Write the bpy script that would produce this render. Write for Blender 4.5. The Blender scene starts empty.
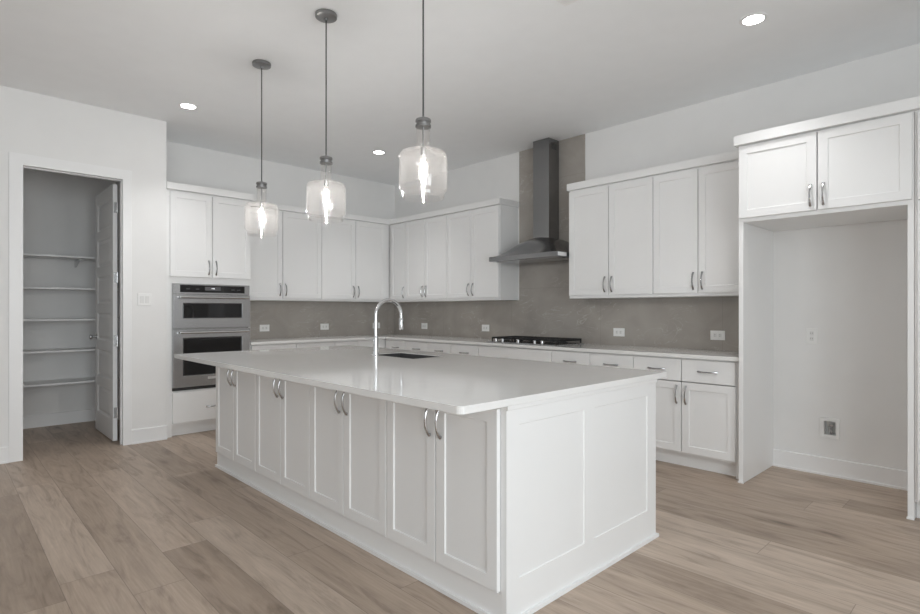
import bpy, bmesh, math, random
from math import pi, sin, cos, radians
from mathutils import Vector, Matrix

random.seed(7)
SC = bpy.context.scene
COL = SC.collection

# ------------------------------------------------------------------ camera
cd = bpy.data.cameras.new('camera')
cd.sensor_width = 36.0
cd.lens = 546.3968 / 920 * 36
cd.shift_x = (460 - 457.7574) / 920
cd.shift_y = (310.4015 - 307) / 920
cd.clip_start = 0.05
cam = bpy.data.objects.new('camera', cd)
COL.objects.link(cam)
cam.location = (6.5247, -4.9396, 1.2626)
cam.rotation_euler = (pi / 2, 0, 0.8076)
SC.camera = cam

# strengths of the lights
DAY = (0.925, 0.967, 1.0)
LE = dict(A=150, C=62, D=15, E=33, F=640, W=0.4)

# ------------------------------------------------------------------ world, light, exposure
W = bpy.data.worlds.new('world')
SC.world = W
W.use_nodes = True
bg = W.node_tree.nodes['Background']
bg.inputs['Color'].default_value = (0.86, 0.93, 1.0, 1)
bg.inputs['Strength'].default_value = LE['W']
SC.view_settings.view_transform = 'Standard'
SC.view_settings.look = 'None'
SC.view_settings.gamma = 1
SC.view_settings.use_curve_mapping = False
SC.view_settings.exposure = 0.42
SC.cycles.use_denoising = True
SC.cycles.max_bounces = 12
SC.cycles.diffuse_bounces = 10
SC.cycles.transparent_max_bounces = 16
SC.cycles.caustics_reflective = False
SC.cycles.caustics_refractive = False
SC.cycles.sample_clamp_indirect = 8


def area_light(name, loc, rot, sx, sy, power, color=(1, 1, 1), spread=180):
    l = bpy.data.lights.new(name, 'AREA')
    l.shape = 'RECTANGLE'
    l.size, l.size_y = sx, sy
    l.energy = power
    l.color = color
    l.spread = radians(spread)
    o = bpy.data.objects.new(name, l)
    COL.objects.link(o)
    o.location = loc
    o.rotation_euler = rot
    return o


# daylight from out-of-view windows: a key on the right plus two added fills
area_light('daylight_right', (9.15, -4.85, 1.45), (0, pi / 2, 0), 2.4, 3.1, LE['A'], DAY)
area_light('daylight_fill_right', (9.15, -8.55, 1.45), (0, radians(100), 0), 2.4, 3.1, LE['C'], DAY)  # unseen fill, tilted up to brighten ceiling and pantry door
area_light('daylight_fill_behind', (4.4, -12.2, 1.45), (radians(105), 0, 0), 5.0, 2.4, LE['D'], DAY)  # weak unseen fill from behind, tilted up toward the ceiling

CE = 3.117          # ceiling height


# ------------------------------------------------------------------ materials
def mat(name, color, rough=0.5, metal=0.0, emit=0.0, coat=0.0, spec=0.5, var=0.0, vscale=6.0, bump=0.0, bscale=300.0,
        stretch=None):
    m = bpy.data.materials.new(name)
    m.use_nodes = True
    nt = m.node_tree
    b = nt.nodes['Principled BSDF']
    b.inputs['Base Color'].default_value = (*color, 1)
    b.inputs['Roughness'].default_value = rough
    b.inputs['Metallic'].default_value = metal
    b.inputs['Coat Weight'].default_value = coat
    b.inputs['Specular IOR Level'].default_value = spec
    if emit:
        b.inputs['Emission Color'].default_value = (*color, 1)
        b.inputs['Emission Strength'].default_value = emit
    tc = nt.nodes.new('ShaderNodeTexCoord')
    vec = tc.outputs['Object']
    if stretch:
        mp = nt.nodes.new('ShaderNodeMapping')
        mp.inputs['Scale'].default_value = stretch
        nt.links.new(vec, mp.inputs['Vector'])
        vec = mp.outputs['Vector']
    if var:
        n = nt.nodes.new('ShaderNodeTexNoise')
        n.inputs['Scale'].default_value = vscale
        n.inputs['Detail'].default_value = 4
        nt.links.new(vec, n.inputs['Vector'])
        r = nt.nodes.new('ShaderNodeValToRGB')
        r.color_ramp.elements[0].position = 0.3
        r.color_ramp.elements[1].position = 0.7
        r.color_ramp.elements[0].color = (*[c * (1 - var) for c in color], 1)
        r.color_ramp.elements[1].color = (*[min(1, c * (1 + var)) for c in color], 1)
        nt.links.new(n.outputs['Fac'], r.inputs['Fac'])
        nt.links.new(r.outputs['Color'], b.inputs['Base Color'])
    if bump:
        n2 = nt.nodes.new('ShaderNodeTexNoise')
        n2.inputs['Scale'].default_value = bscale
        nt.links.new(vec, n2.inputs['Vector'])
        bp = nt.nodes.new('ShaderNodeBump')
        bp.inputs['Strength'].default_value = bump
        bp.inputs['Distance'].default_value = 0.002
        nt.links.new(n2.outputs['Fac'], bp.inputs['Height'])
        nt.links.new(bp.outputs['Normal'], b.inputs['Normal'])
    return m


M = {}
M['wall'] = mat('wall_paint', (0.77, 0.767, 0.76), 0.85, var=0.01, bump=0.08, bscale=180)
M['ceiling'] = mat('ceiling_paint', (0.845, 0.858, 0.87), 0.9, var=0.01, bump=0.08, bscale=150)
M['trim'] = mat('trim_paint', (0.80, 0.80, 0.80), 0.4, var=0.008)
M['cab'] = mat('cabinet_paint', (0.80, 0.80, 0.797), 0.38, var=0.008, vscale=3)
M['cabin'] = mat('cabinet_paint_rough', (0.80, 0.80, 0.797), 0.6)  # same colour as the cabinet paint, rougher finish
M['quartz'] = mat('white_quartz', (0.78, 0.775, 0.765), 0.12, coat=0.3, var=0.01, vscale=9)
M['steel'] = mat('brushed_steel', (0.50, 0.50, 0.505), 0.26, 1.0, var=0.05, vscale=5, stretch=(1, 1, 90))
M['steel_h'] = mat('hood_steel', (0.29, 0.29, 0.295), 0.24, 1.0, var=0.05, vscale=5, stretch=(1, 90, 90))
M['steel_lt'] = mat('bright_steel', (0.62, 0.62, 0.62), 0.25, 1.0)
M['chrome'] = mat('polished_chrome', (0.72, 0.72, 0.73), 0.08, 1.0)
M['nickel'] = mat('nickel_pull', (0.50, 0.50, 0.51), 0.16, 1.0)
M['pewter'] = mat('brushed_pewter', (0.30, 0.30, 0.30), 0.3, 1.0)
M['black'] = mat('black_enamel', (0.012, 0.012, 0.013), 0.35)
M['iron'] = mat('cast_iron', (0.015, 0.015, 0.016), 0.6, bump=0.2)
M['bglass'] = mat('black_oven_glass', (0.012, 0.012, 0.013), 0.05)
M['dark'] = mat('dark_gap', (0.03, 0.03, 0.03), 0.8)
M['cord'] = mat('dark_cord', (0.05, 0.05, 0.05), 0.5)
M['plate'] = mat('white_plastic', (0.80, 0.80, 0.79), 0.35)
M['plate2'] = mat('white_plastic_insert', (0.70, 0.70, 0.69), 0.4)
M['screen'] = mat('display_glass', (0.10, 0.10, 0.105), 0.15)
M['digit'] = mat('display_digits', (0.9, 0.92, 0.95), 0.4, emit=1.2)
M['sink'] = mat('dark_sink_composite', (0.045, 0.045, 0.047), 0.5)
M['badge'] = mat('silver_badge_and_highlight', (0.75, 0.75, 0.75), 0.3, 0.6)  # oven badge, and the bright highlight strip on the hood
M['lamp'] = mat('lit_lens', (1.0, 0.98, 0.95), 0.5, emit=14)
M['bulb'] = mat('lit_bulb', (1.0, 0.985, 0.965), 0.5, emit=LE['F'])


def glass_mat(name, tint, refl=0.9, haze=0.0):
    m = bpy.data.materials.new(name)
    m.use_nodes = True
    nt = m.node_tree
    nt.nodes.clear()
    out = nt.nodes.new('ShaderNodeOutputMaterial')
    tr = nt.nodes.new('ShaderNodeBsdfTransparent')
    tr.inputs['Color'].default_value = (*tint, 1)
    gl = nt.nodes.new('ShaderNodeBsdfGlossy')
    gl.inputs['Roughness'].default_value = 0.03
    gl.inputs['Color'].default_value = (refl, refl, refl, 1)
    lw = nt.nodes.new('ShaderNodeLayerWeight')
    lw.inputs['Blend'].default_value = 0.5
    pw = nt.nodes.new('ShaderNodeMath')
    pw.operation = 'POWER'
    pw.inputs[1].default_value = 4.0
    nt.links.new(lw.outputs['Facing'], pw.inputs[0])
    ad = nt.nodes.new('ShaderNodeMath')
    ad.operation = 'MULTIPLY_ADD'
    ad.inputs[1].default_value = 0.8
    ad.inputs[2].default_value = 0.04
    nt.links.new(pw.outputs[0], ad.inputs[0])
    mx = nt.nodes.new('ShaderNodeMixShader')
    nt.links.new(ad.outputs[0], mx.inputs[0])
    nt.links.new(tr.outputs[0], mx.inputs[1])
    nt.links.new(gl.outputs[0], mx.inputs[2])
    last = mx.outputs[0]
    if haze:
        df = nt.nodes.new('ShaderNodeBsdfTranslucent')
        df.inputs['Color'].default_value = (1, 0.96, 0.93, 1)
        m2 = nt.nodes.new('ShaderNodeMixShader')
        m2.inputs[0].default_value = haze
        nt.links.new(last, m2.inputs[1])
        nt.links.new(df.outputs[0], m2.inputs[2])
        last = m2.outputs[0]
    nt.links.new(last, out.inputs['Surface'])
    return m


M['glass'] = glass_mat('clear_glass', (0.99, 0.985, 0.98), haze=0.008)
M['bulbglass'] = glass_mat('bulb_glass', (0.985, 0.98, 0.975), haze=0.02)
M['winglass'] = glass_mat('window_glass', (0.97, 0.98, 0.98))


def math_node(nt, op, a, b=None):
    n = nt.nodes.new('ShaderNodeMath')
    n.operation = op
    for i, v in enumerate((a, b)):
        if v is None:
            continue
        if isinstance(v, (int, float)):
            n.inputs[i].default_value = v
        else:
            nt.links.new(v, n.inputs[i])
    return n.outputs[0]


def mix_col(nt, mode, fac, a, b):
    n = nt.nodes.new('ShaderNodeMix')
    n.data_type = 'RGBA'
    n.blend_type = mode
    for sock, v in ((n.inputs[0], fac), (n.inputs[6], a), (n.inputs[7], b)):
        if isinstance(v, (int, float)):
            sock.default_value = v
        elif isinstance(v, tuple):
            sock.default_value = v
        else:
            nt.links.new(v, sock)
    return n.outputs[2]


def ramp(nt, fac, stops):
    r = nt.nodes.new('ShaderNodeValToRGB')
    e = r.color_ramp.elements
    while len(e) < len(stops):
        e.new(0.5)
    for i, (p, c) in enumerate(stops):
        e[i].position = p
        e[i].color = (*c, 1) if len(c) == 3 else c
    nt.links.new(fac, r.inputs['Fac'])
    return r.outputs['Color']


def floor_mat():
    m = bpy.data.materials.new('oak_planks')
    m.use_nodes = True
    nt = m.node_tree
    b = nt.nodes['Principled BSDF']
    g = nt.nodes.new('ShaderNodeNewGeometry')
    s = nt.nodes.new('ShaderNodeSeparateXYZ')
    nt.links.new(g.outputs['Position'], s.inputs[0])
    x, y = s.outputs[0], s.outputs[1]
    PW, PL = 0.2225, 1.9
    yy = math_node(nt, 'DIVIDE', math_node(nt, 'ADD', y, 20 * PW + 4.305), PW)
    row = math_node(nt, 'FLOOR', yy)
    fy = math_node(nt, 'FRACT', yy)
    wn = nt.nodes.new('ShaderNodeTexWhiteNoise')
    wn.noise_dimensions = '1D'
    nt.links.new(row, wn.inputs['W'])
    xx = math_node(nt, 'DIVIDE', math_node(nt, 'ADD', x, math_node(nt, 'MULTIPLY', wn.outputs['Value'], 7.3)), PL)
    pid = math_node(nt, 'FLOOR', xx)
    fx = math_node(nt, 'FRACT', xx)
    cv = nt.nodes.new('ShaderNodeCombineXYZ')
    nt.links.new(row, cv.inputs[0])
    nt.links.new(pid, cv.inputs[1])
    w2 = nt.nodes.new('ShaderNodeTexWhiteNoise')
    w2.noise_dimensions = '2D'
    nt.links.new(cv.outputs[0], w2.inputs['Vector'])
    rnd = w2.outputs['Value']
    base = ramp(nt, rnd, [(0.0, (0.335, 0.262, 0.205)), (0.35, (0.395, 0.312, 0.246)), (0.7, (0.435, 0.346, 0.276)),
                          (1.0, (0.500, 0.408, 0.334))])
    # grain coordinates, shifted for each plank
    cg = nt.nodes.new('ShaderNodeCombineXYZ')
    nt.links.new(math_node(nt, 'ADD', math_node(nt, 'MULTIPLY', x, 1.3), math_node(nt, 'MULTIPLY', rnd, 61.0)), cg.inputs[0])
    nt.links.new(math_node(nt, 'MULTIPLY', y, 9.0), cg.inputs[1])
    nt.links.new(math_node(nt, 'MULTIPLY', rnd, 17.0), cg.inputs[2])
    n1 = nt.nodes.new('ShaderNodeTexNoise')
    n1.inputs['Scale'].default_value = 1.6
    n1.inputs['Detail'].default_value = 6
    n1.inputs['Roughness'].default_value = 0.6
    n1.inputs['Distortion'].default_value = 1.2
    nt.links.new(cg.outputs[0], n1.inputs['Vector'])
    cf = nt.nodes.new('ShaderNodeCombineXYZ')
    nt.links.new(math_node(nt, 'ADD', math_node(nt, 'MULTIPLY', x, 4.0), math_node(nt, 'MULTIPLY', rnd, 31.0)), cf.inputs[0])
    nt.links.new(math_node(nt, 'MULTIPLY', y, 110.0), cf.inputs[1])
    n2 = nt.nodes.new('ShaderNodeTexNoise')
    n2.inputs['Scale'].default_value = 1.0
    n2.inputs['Detail'].default_value = 4
    nt.links.new(cf.outputs[0], n2.inputs['Vector'])
    c1 = mix_col(nt, 'MULTIPLY', 1.0, base, ramp(nt, n1.outputs['Fac'], [(0.28, (0.64, 0.62, 0.60)), (0.48, (0.97, 0.965, 0.96)), (0.72, (1.16, 1.17, 1.18))]))
    c2 = mix_col(nt, 'MULTIPLY', 1.0, c1, ramp(nt, n2.outputs['Fac'], [(0.3, (0.90, 0.89, 0.88)), (0.7, (1.07, 1.07, 1.07))]))
    # knots
    ck = nt.nodes.new('ShaderNodeCombineXYZ')
    nt.links.new(math_node(nt, 'MULTIPLY', x, 1.25), ck.inputs[0])
    nt.links.new(math_node(nt, 'MULTIPLY', y, 3.6), ck.inputs[1])
    vo = nt.nodes.new('ShaderNodeTexVoronoi')
    vo.inputs['Scale'].default_value = 1.25
    nt.links.new(ck.outputs[0], vo.inputs['Vector'])
    dn = math_node(nt, 'ADD', vo.outputs['Distance'], math_node(nt, 'MULTIPLY', math_node(nt, 'SUBTRACT', n1.outputs['Fac'], 0.5), 0.12))
    kn = ramp(nt, dn, [(0.0, (0.33, 0.30, 0.28)), (0.055, (0.52, 0.49, 0.47)), (0.15, (0.82, 0.81, 0.80)), (0.36, (1, 1, 1))])
    sv = nt.nodes.new('ShaderNodeSeparateColor')
    nt.links.new(vo.outputs['Color'], sv.inputs[0])
    c3 = mix_col(nt, 'MULTIPLY', math_node(nt, 'GREATER_THAN', sv.outputs[0], 0.35), c2, kn)
    # seams
    ey = math_node(nt, 'MULTIPLY', math_node(nt, 'MINIMUM', fy, math_node(nt, 'SUBTRACT', 1.0, fy)), PW)
    ex = math_node(nt, 'MULTIPLY', math_node(nt, 'MINIMUM', fx, math_node(nt, 'SUBTRACT', 1.0, fx)), PL)
    e = math_node(nt, 'MINIMUM', ey, ex)
    seam = math_node(nt, 'LESS_THAN', e, 0.0016)
    c4 = mix_col(nt, 'MIX', math_node(nt, 'MULTIPLY', seam, 0.5), c3, (0.10, 0.075, 0.06, 1))
    nt.links.new(c4, b.inputs['Base Color'])
    b.inputs['Roughness'].default_value = 0.42
    nt.links.new(math_node(nt, 'ADD', 0.36, math_node(nt, 'MULTIPLY', n2.outputs['Fac'], 0.14)), b.inputs['Roughness'])
    bp = nt.nodes.new('ShaderNodeBump')
    bp.inputs['Strength'].default_value = 0.15
    bp.inputs['Distance'].default_value = 0.002
    nt.links.new(n2.outputs['Fac'], bp.inputs['Height'])
    nt.links.new(bp.outputs['Normal'], b.inputs['Normal'])
    return m


def tile_mat():
    m = bpy.data.materials.new('taupe_stone_tile')
    m.use_nodes = True
    nt = m.node_tree
    b = nt.nodes['Principled BSDF']
    g = nt.nodes.new('ShaderNodeNewGeometry')
    s = nt.nodes.new('ShaderNodeSeparateXYZ')
    nt.links.new(g.outputs['Position'], s.inputs[0])
    u = math_node(nt, 'ADD', s.outputs[0], math_node(nt, 'MULTIPLY', s.outputs[1], 1.0))
    z = s.outputs[2]
    cv = nt.nodes.new('ShaderNodeCombineXYZ')
    nt.links.new(u, cv.inputs[0])
    nt.links.new(z, cv.inputs[1])
    n = nt.nodes.new('ShaderNodeTexNoise')
    n.inputs['Scale'].default_value = 3.0
    n.inputs['Detail'].default_value = 6
    n.inputs['Distortion'].default_value = 0.8
    nt.links.new(cv.outputs[0], n.inputs['Vector'])
    base = ramp(nt, n.outputs['Fac'], [(0.3, (0.320, 0.295, 0.268)), (0.7, (0.385, 0.358, 0.328))])
    cw = nt.nodes.new('ShaderNodeCombineXYZ')
    nt.links.new(math_node(nt, 'ADD', math_node(nt, 'MULTIPLY', u, 0.9), math_node(nt, 'MULTIPLY', z, 0.5)), cw.inputs[0])
    nt.links.new(math_node(nt, 'SUBTRACT', math_node(nt, 'MULTIPLY', z, 2.3), math_node(nt, 'MULTIPLY', u, 0.6)), cw.inputs[1])
    v = nt.nodes.new('ShaderNodeTexNoise')
    v.inputs['Scale'].default_value = 2.2
    v.inputs['Detail'].default_value = 3
    v.inputs['Distortion'].default_value = 2.2
    nt.links.new(cw.outputs[0], v.inputs['Vector'])
    d = math_node(nt, 'ABSOLUTE', math_node(nt, 'SUBTRACT', v.outputs['Fac'], 0.5))
    vein = ramp(nt, d, [(0.0, (1, 1, 1)), (0.006, (0.3, 0.3, 0.3)), (0.014, (0, 0, 0))])
    gate = nt.nodes.new('ShaderNodeTexNoise')
    gate.inputs['Scale'].default_value = 2.0
    nt.links.new(cv.outputs[0], gate.inputs['Vector'])
    gf = ramp(nt, gate.outputs['Fac'], [(0.44, (0, 0, 0)), (0.56, (1, 1, 1))])
    vf = mix_col(nt, 'MULTIPLY', 1.0, vein, gf)
    c = mix_col(nt, 'MIX', math_node(nt, 'MULTIPLY', vf, 0.75), base, (0.52, 0.49, 0.46, 1))
    # tile joints 1.2 m x 0.6 m
    fu = math_node(nt, 'FRACT', math_node(nt, 'DIVIDE', math_node(nt, 'ADD', u, 10.92), 1.2))
    fz = math_node(nt, 'FRACT', math_node(nt, 'DIVIDE', math_node(nt, 'ADD', z, 0.886), 0.6))
    su = math_node(nt, 'MULTIPLY', math_node(nt, 'MINIMUM', fu, math_node(nt, 'SUBTRACT', 1.0, fu)), 1.2)
    sz = math_node(nt, 'MULTIPLY', math_node(nt, 'MINIMUM', fz, math_node(nt, 'SUBTRACT', 1.0, fz)), 0.6)
    j = math_node(nt, 'LESS_THAN', math_node(nt, 'MINIMUM', su, sz), 0.0013)
    c = mix_col(nt, 'MIX', math_node(nt, 'MULTIPLY', j, 0.5), c, (0.20, 0.185, 0.17, 1))
    nt.links.new(c, b.inputs['Base Color'])
    b.inputs['Roughness'].default_value = 0.16
    return m


M['floor'] = floor_mat()
M['tile'] = tile_mat()


# ------------------------------------------------------------------ mesh helpers
WORLD_LOC = {}


def idF(u, v, n):
    return (u, v, n)


def face_y(c):      # a front that faces -y, local u = x, v = z, n = out of the front
    return lambda u, v, n: (u, c - n, v)


def face_x(c):      # a front that faces +x, local u = y, v = z
    return lambda u, v, n: (c + n, u, v)


def face_ny(c):     # a face looking +y, local u = -x
    return lambda u, v, n: (-u, c + n, v)


def face_nx(c):     # a face looking -x, local u = -y
    return lambda u, v, n: (c - n, -u, v)


class MB:
    def __init__(self, F=idF):
        self.v, self.f, self.F = [], [], F

    def add(self, vs, fs, F=None):
        F = F or self.F
        k = len(self.v)
        self.v += [Vector(F(*p)) for p in vs]
        self.f += [tuple(i + k for i in f) for f in fs]
        return self

    def box(self, a0, a1, b0, b1, c0, c1, F=None):
        vs = [(a0, b0, c0), (a1, b0, c0), (a1, b1, c0), (a0, b1, c0), (a0, b0, c1), (a1, b0, c1), (a1, b1, c1), (a0, b1, c1)]
        return self.add(vs, [(3, 2, 1, 0), (4, 5, 6, 7), (0, 1, 5, 4), (1, 2, 6, 5), (2, 3, 7, 6), (3, 0, 4, 7)], F)

    def cbox(self, u0, u1, v0, v1, n0, n1, l=0.018, r=0.018, b=0.018, t=0.018, F=None):
        """open-fronted cabinet box (n1 is the front); l, r, b, t are the widths of its front edges"""
        self.box(u0, u0 + l, v0, v1, n0, n1, F).box(u1 - r, u1, v0, v1, n0, n1, F)
        self.box(u0 + l, u1 - r, v0, v0 + b, n0, n1, F).box(u0 + l, u1 - r, v1 - t, v1, n0, n1, F)
        return self.box(u0 + l, u1 - r, v0 + b, v1 - t, n0, n0 + 0.006, F)

    def rings(self, rects, F=None, close_back=True):
        """rects: (u0,u1,v0,v1,n) rectangles, back to front, lofted; last one capped."""
        vs, fs = [], []
        for (u0, u1, v0, v1, n) in rects:
            vs += [(u0, v0, n), (u1, v0, n), (u1, v1, n), (u0, v1, n)]
        for i in range(len(rects) - 1):
            for k in range(4):
                a, b = i * 4 + k, i * 4 + (k + 1) % 4
                fs.append((a, b, b + 4, a + 4))
        if close_back:
            fs.append((3, 2, 1, 0))
        e = (len(rects) - 1) * 4
        fs.append((e, e + 1, e + 2, e + 3))
        return self.add(vs, fs, F)

    def slab(self, u0, u1, v0, v1, n0, t, e=0.002, F=None):
        return self.rings([(u0, u1, v0, v1, n0), (u0, u1, v0, v1, n0 + t - e), (u0 + e, u1 - e, v0 + e, v1 - e, n0 + t)], F)

    def shaker(self, u0, u1, v0, v1, n0, t=0.02, rail=0.057, rec=0.007, e=0.0015, F=None):
        r, s = rail, 0.003
        return self.rings([(u0, u1, v0, v1, n0), (u0, u1, v0, v1, n0 + t - e), (u0 + e, u1 - e, v0 + e, v1 - e, n0 + t),
                           (u0 + r, u1 - r, v0 + r, v1 - r, n0 + t),
                           (u0 + r + s, u1 - r - s, v0 + r + s, v1 - r - s, n0 + t - rec)], F)

    def tube(self, path, rad, seg=12, F=None, cap=True, flat=None):
        """path of points, rad a number or list; flat = (du, dv) scales of the section along two axes"""
        P = [Vector(p) for p in path]
        n = len(P)
        rad = rad if isinstance(rad, (list, tuple)) else [rad] * n
        vs, fs = [], []
        T0 = (P[1] - P[0]).normalized()
        ref = Vector((0, 0, 1)) if abs(T0.z) < 0.9 else Vector((1, 0, 0))
        A = T0.cross(ref).normalized()
        for i in range(n):
            T = (P[min(i + 1, n - 1)] - P[max(i - 1, 0)]).normalized()
            A = (A - T * A.dot(T)).normalized()
            B = T.cross(A)
            fa, fb = flat or (1, 1)
            for k in range(seg):
                t = 2 * pi * k / seg
                vs.append(tuple(P[i] + (A * cos(t) * fa + B * sin(t) * fb) * rad[i]))
        for i in range(n - 1):
            for k in range(seg):
                a, b = i * seg + k, i * seg + (k + 1) % seg
                fs.append((a, b, b + seg, a + seg))
        if cap:
            fs.append(tuple(reversed(range(seg))))
            fs.append(tuple((n - 1) * seg + k for k in range(seg)))
        return self.add(vs, fs, F)

    def lathe(self, prof, c, seg=40, F=None, closed=False, axis='z'):
        """prof: (radius, height) pairs; spun around a vertical (or n) axis at c"""
        vs, fs = [], []
        n = len(prof)
        for (r, h) in prof:
            for k in range(seg):
                t = 2 * pi * k / seg
                if axis == 'z':
                    vs.append((c[0] + r * cos(t), c[1] + r * sin(t), c[2] + h))
                else:
                    vs.append((c[0] + r * cos(t), c[1] + r * sin(t), c[2] + h))
        for i in range(n if closed else n - 1):
            j = (i + 1) % n
            for k in range(seg):
                fs.append((i * seg + k, i * seg + (k + 1) % seg, j * seg + (k + 1) % seg, j * seg + k))
        if not closed:
            if prof[0][0] > 1e-5:
                fs.append(tuple(reversed(range(seg))))
            if prof[-1][0] > 1e-5:
                fs.append(tuple((n - 1) * seg + k for k in range(seg)))
        return self.add(vs, fs, F)

    def prism(self, poly, z0, z1, F=None):
        n = len(poly)
        vs = [(p[0], p[1], z0) for p in poly] + [(p[0], p[1], z1) for p in poly]
        fs = [tuple(reversed(range(n))), tuple(range(n, 2 * n))]
        for k in range(n):
            j = (k + 1) % n
            fs.append((k, j, j + n, k + n))
        return self.add(vs, fs, F)

    def build(self, name, m, parent=None, smooth=False, bevel=0.0, origin=None):
        me = bpy.data.meshes.new(name)
        lo = Vector([min(p[i] for p in self.v) for i in range(3)])
        hi = Vector([max(p[i] for p in self.v) for i in range(3)])
        org = Vector(origin) if origin is not None else Vector(((lo.x + hi.x) / 2, (lo.y + hi.y) / 2, lo.z))
        me.from_pydata([tuple(p - org) for p in self.v], [], self.f)
        bm = bmesh.new()
        bm.from_mesh(me)
        bmesh.ops.remove_doubles(bm, verts=bm.verts, dist=1e-6)
        bmesh.ops.recalc_face_normals(bm, faces=bm.faces)
        bm.to_mesh(me)
        bm.free()
        me.materials.append(M[m])
        o = bpy.data.objects.new(name, me)
        COL.objects.link(o)
        if parent is not None:
            o.parent = parent
            o.location = org - WORLD_LOC[parent.name]
        else:
            o.location = org
        WORLD_LOC[o.name] = org
        if smooth:
            for p in me.polygons:
                p.use_smooth = True
            me.set_sharp_from_angle(angle=radians(38))
        if bevel:
            md = o.modifiers.new('bevel', 'BEVEL')
            md.width = bevel
            md.segments = 2
            md.limit_method = 'ANGLE'
            md.angle_limit = radians(50)
        return o


def tag(o, label=None, cat=None, group=None, kind=None):
    if label:
        o['label'] = label
    if cat:
        o['category'] = cat
    if group:
        o['group'] = group
    if kind:
        o['kind'] = kind
    return o


def thing(name, loc, label, cat, group=None):
    o = bpy.data.objects.new(name, None)
    o.empty_display_size = 0.1
    COL.objects.link(o)
    o.location = loc
    WORLD_LOC[o.name] = Vector(loc)
    return tag(o, label, cat, group)


def struct(name, mb, m, label=None, bevel=0.0):
    o = mb.build(name, m, None, bevel=bevel)
    o['kind'] = 'structure'
    if label:
        o['label'] = label
    return o


def pull(parent, F, u, v, n, L=0.145, vertical=True):
    """bow shaped cabinet pull: an arched strap with flared feet"""
    mb = MB(F)
    pts, rad = [], []
    N = 14
    for i in range(N + 1):
        s = -1 + 2 * i / N
        a = s * L / 2
        h = 0.004 + 0.027 * (1 - abs(s) ** 2.2)
        pts.append((u, v + a, n + h) if vertical else (u + a, v, n + h))
        rad.append(0.0046 + 0.0034 * s * s)
    mb.tube(pts, rad, 8, flat=(1.15, 0.75))
    for s in (-1, 1):
        a = s * (L / 2 - 0.006)
        p = (u, v + a) if vertical else (u + a, v)
        mb.lathe([(0.0065, 0.0), (0.0065, 0.004), (0.0052, 0.010)], (p[0], p[1], n), 10)
    return mb.build('handle', 'nickel', parent, smooth=True)


# ================================================================== ROOM SHELL
XR, YF = 9.0, -12.0
FL = struct('floor', MB().box(-1.0, XR + .1, YF - .1, 0.1, -0.1, 0), 'floor', 'oak plank floor of the kitchen and pantry')
struct('ceiling', MB().box(-1.0, XR + .1, YF - .1, 0.1, CE, CE + 0.1), 'ceiling', 'flat white ceiling')

# back wall behind the range, with the hole for the water box in the refrigerator recess
HX0, HX1, HZ0, HZ1 = 5.434, 5.514, 0.310, 0.416
wb = MB()
wb.box(-0.12, HX0, 0, 0.12, 0, CE).box(HX1, XR, 0, 0.12, 0, CE)
wb.box(HX0, HX1, 0, 0.12, 0, HZ0).box(HX0, HX1, 0, 0.12, HZ1, CE).box(HX0, HX1, 0.09, 0.12, HZ0, HZ1)
struct('wall_back', wb, 'wall', 'light grey painted wall behind the range and refrigerator recess')
PY = -3.296        # end of the pantry wall
PX = 0.6655        # face of the pantry wall
struct('wall_left', MB().box(-0.12, 0, PY, 0, 0, CE), 'wall', 'light grey painted wall behind the wall ovens')
OY0, OY1, OZ = -4.411, -3.668, 2.490
wp = MB()
wp.box(0.55, PX, OY1 + 0.018, PY - 0.0, 0, CE).box(0.55, PX, YF, OY0 - 0.018, 0, CE).box(0.55, PX, OY0 - 0.018, OY1 + 0.018, OZ + 0.018, CE)
wp.box(-0.895, 0.55, PY - 0.112, PY, 0, CE)
struct('wall_pantry', wp, 'wall', 'light grey wall around the pantry doorway')
struct('wall_pantry_back', MB().box(-1.0, -0.895, -5.3, PY, 0, CE).box(-0.895, 0.55, -5.3, -5.2, 0, CE), 'wall', 'back wall of the pantry')
# window wall on the right and behind the camera (openings for daylight)
WZ0, WZ1 = 0.25, 2.7


def wall_with_windows(name, F, u0, u1, opens, label):
    mb = MB(F)
    cur = u0
    for (a, b) in opens:
        mb.box(cur, a, 0, CE, -0.12, 0)
        mb.box(a, b, 0, WZ0, -0.12, 0)
        mb.box(a, b, WZ1, CE, -0.12, 0)
        cur = b
    mb.box(cur, u1, 0, CE, -0.12, 0)
    return struct(name, mb, 'wall', label)


WN = [0]


def window(F, a, b, label):
    WN[0] += 1
    mb = MB(F)
    t = 0.06
    mb.box(a, a + t, WZ0, WZ1, -0.10, -0.02).box(b - t, b, WZ0, WZ1, -0.10, -0.02)
    mb.box(a + t, b - t, WZ0, WZ0 + t, -0.10, -0.02).box(a + t, b - t, WZ1 - t, WZ1, -0.10, -0.02)
    c = (a + b) / 2
    mb.box(c - .02, c + .02, WZ0 + t, WZ1 - t, -0.09, -0.03)
    o = struct('window_%d' % WN[0], mb, 'trim', label)
    MB(F).box(a + t, b - t, WZ0 + t, WZ1 - t, -0.062, -0.058).build('pane', 'winglass', o)
    return o


FR = face_nx(XR)      # u = -y
ro = [(1.3, 3.2), (3.3, 4.8), (4.9, 6.4), (7.0, 8.5), (8.6, 10.1)]
wall_with_windows('wall_right', FR, 0, -YF, ro, 'light grey wall with tall windows on the right')
FB = lambda u, v, n: (-u, YF + n, v)
fo = [(-6.9, -4.6), (-4.2, -1.9)]
wall_with_windows('wall_front', FB, -XR, -0.55, fo, 'light grey wall with tall windows behind the viewer')
for a, b in ro:
    window(FR, a, b, 'tall white framed window in the right wall')
for a, b in fo:
    window(FB, a, b, 'tall white framed window behind the viewer')

# ------------------------------------------------------------------ trim
TN = [0]


def trim(mb, label, m='trim', bevel=0.0015):
    TN[0] += 1
    return struct('trim_%d' % TN[0], mb, m, label, bevel)


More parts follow.
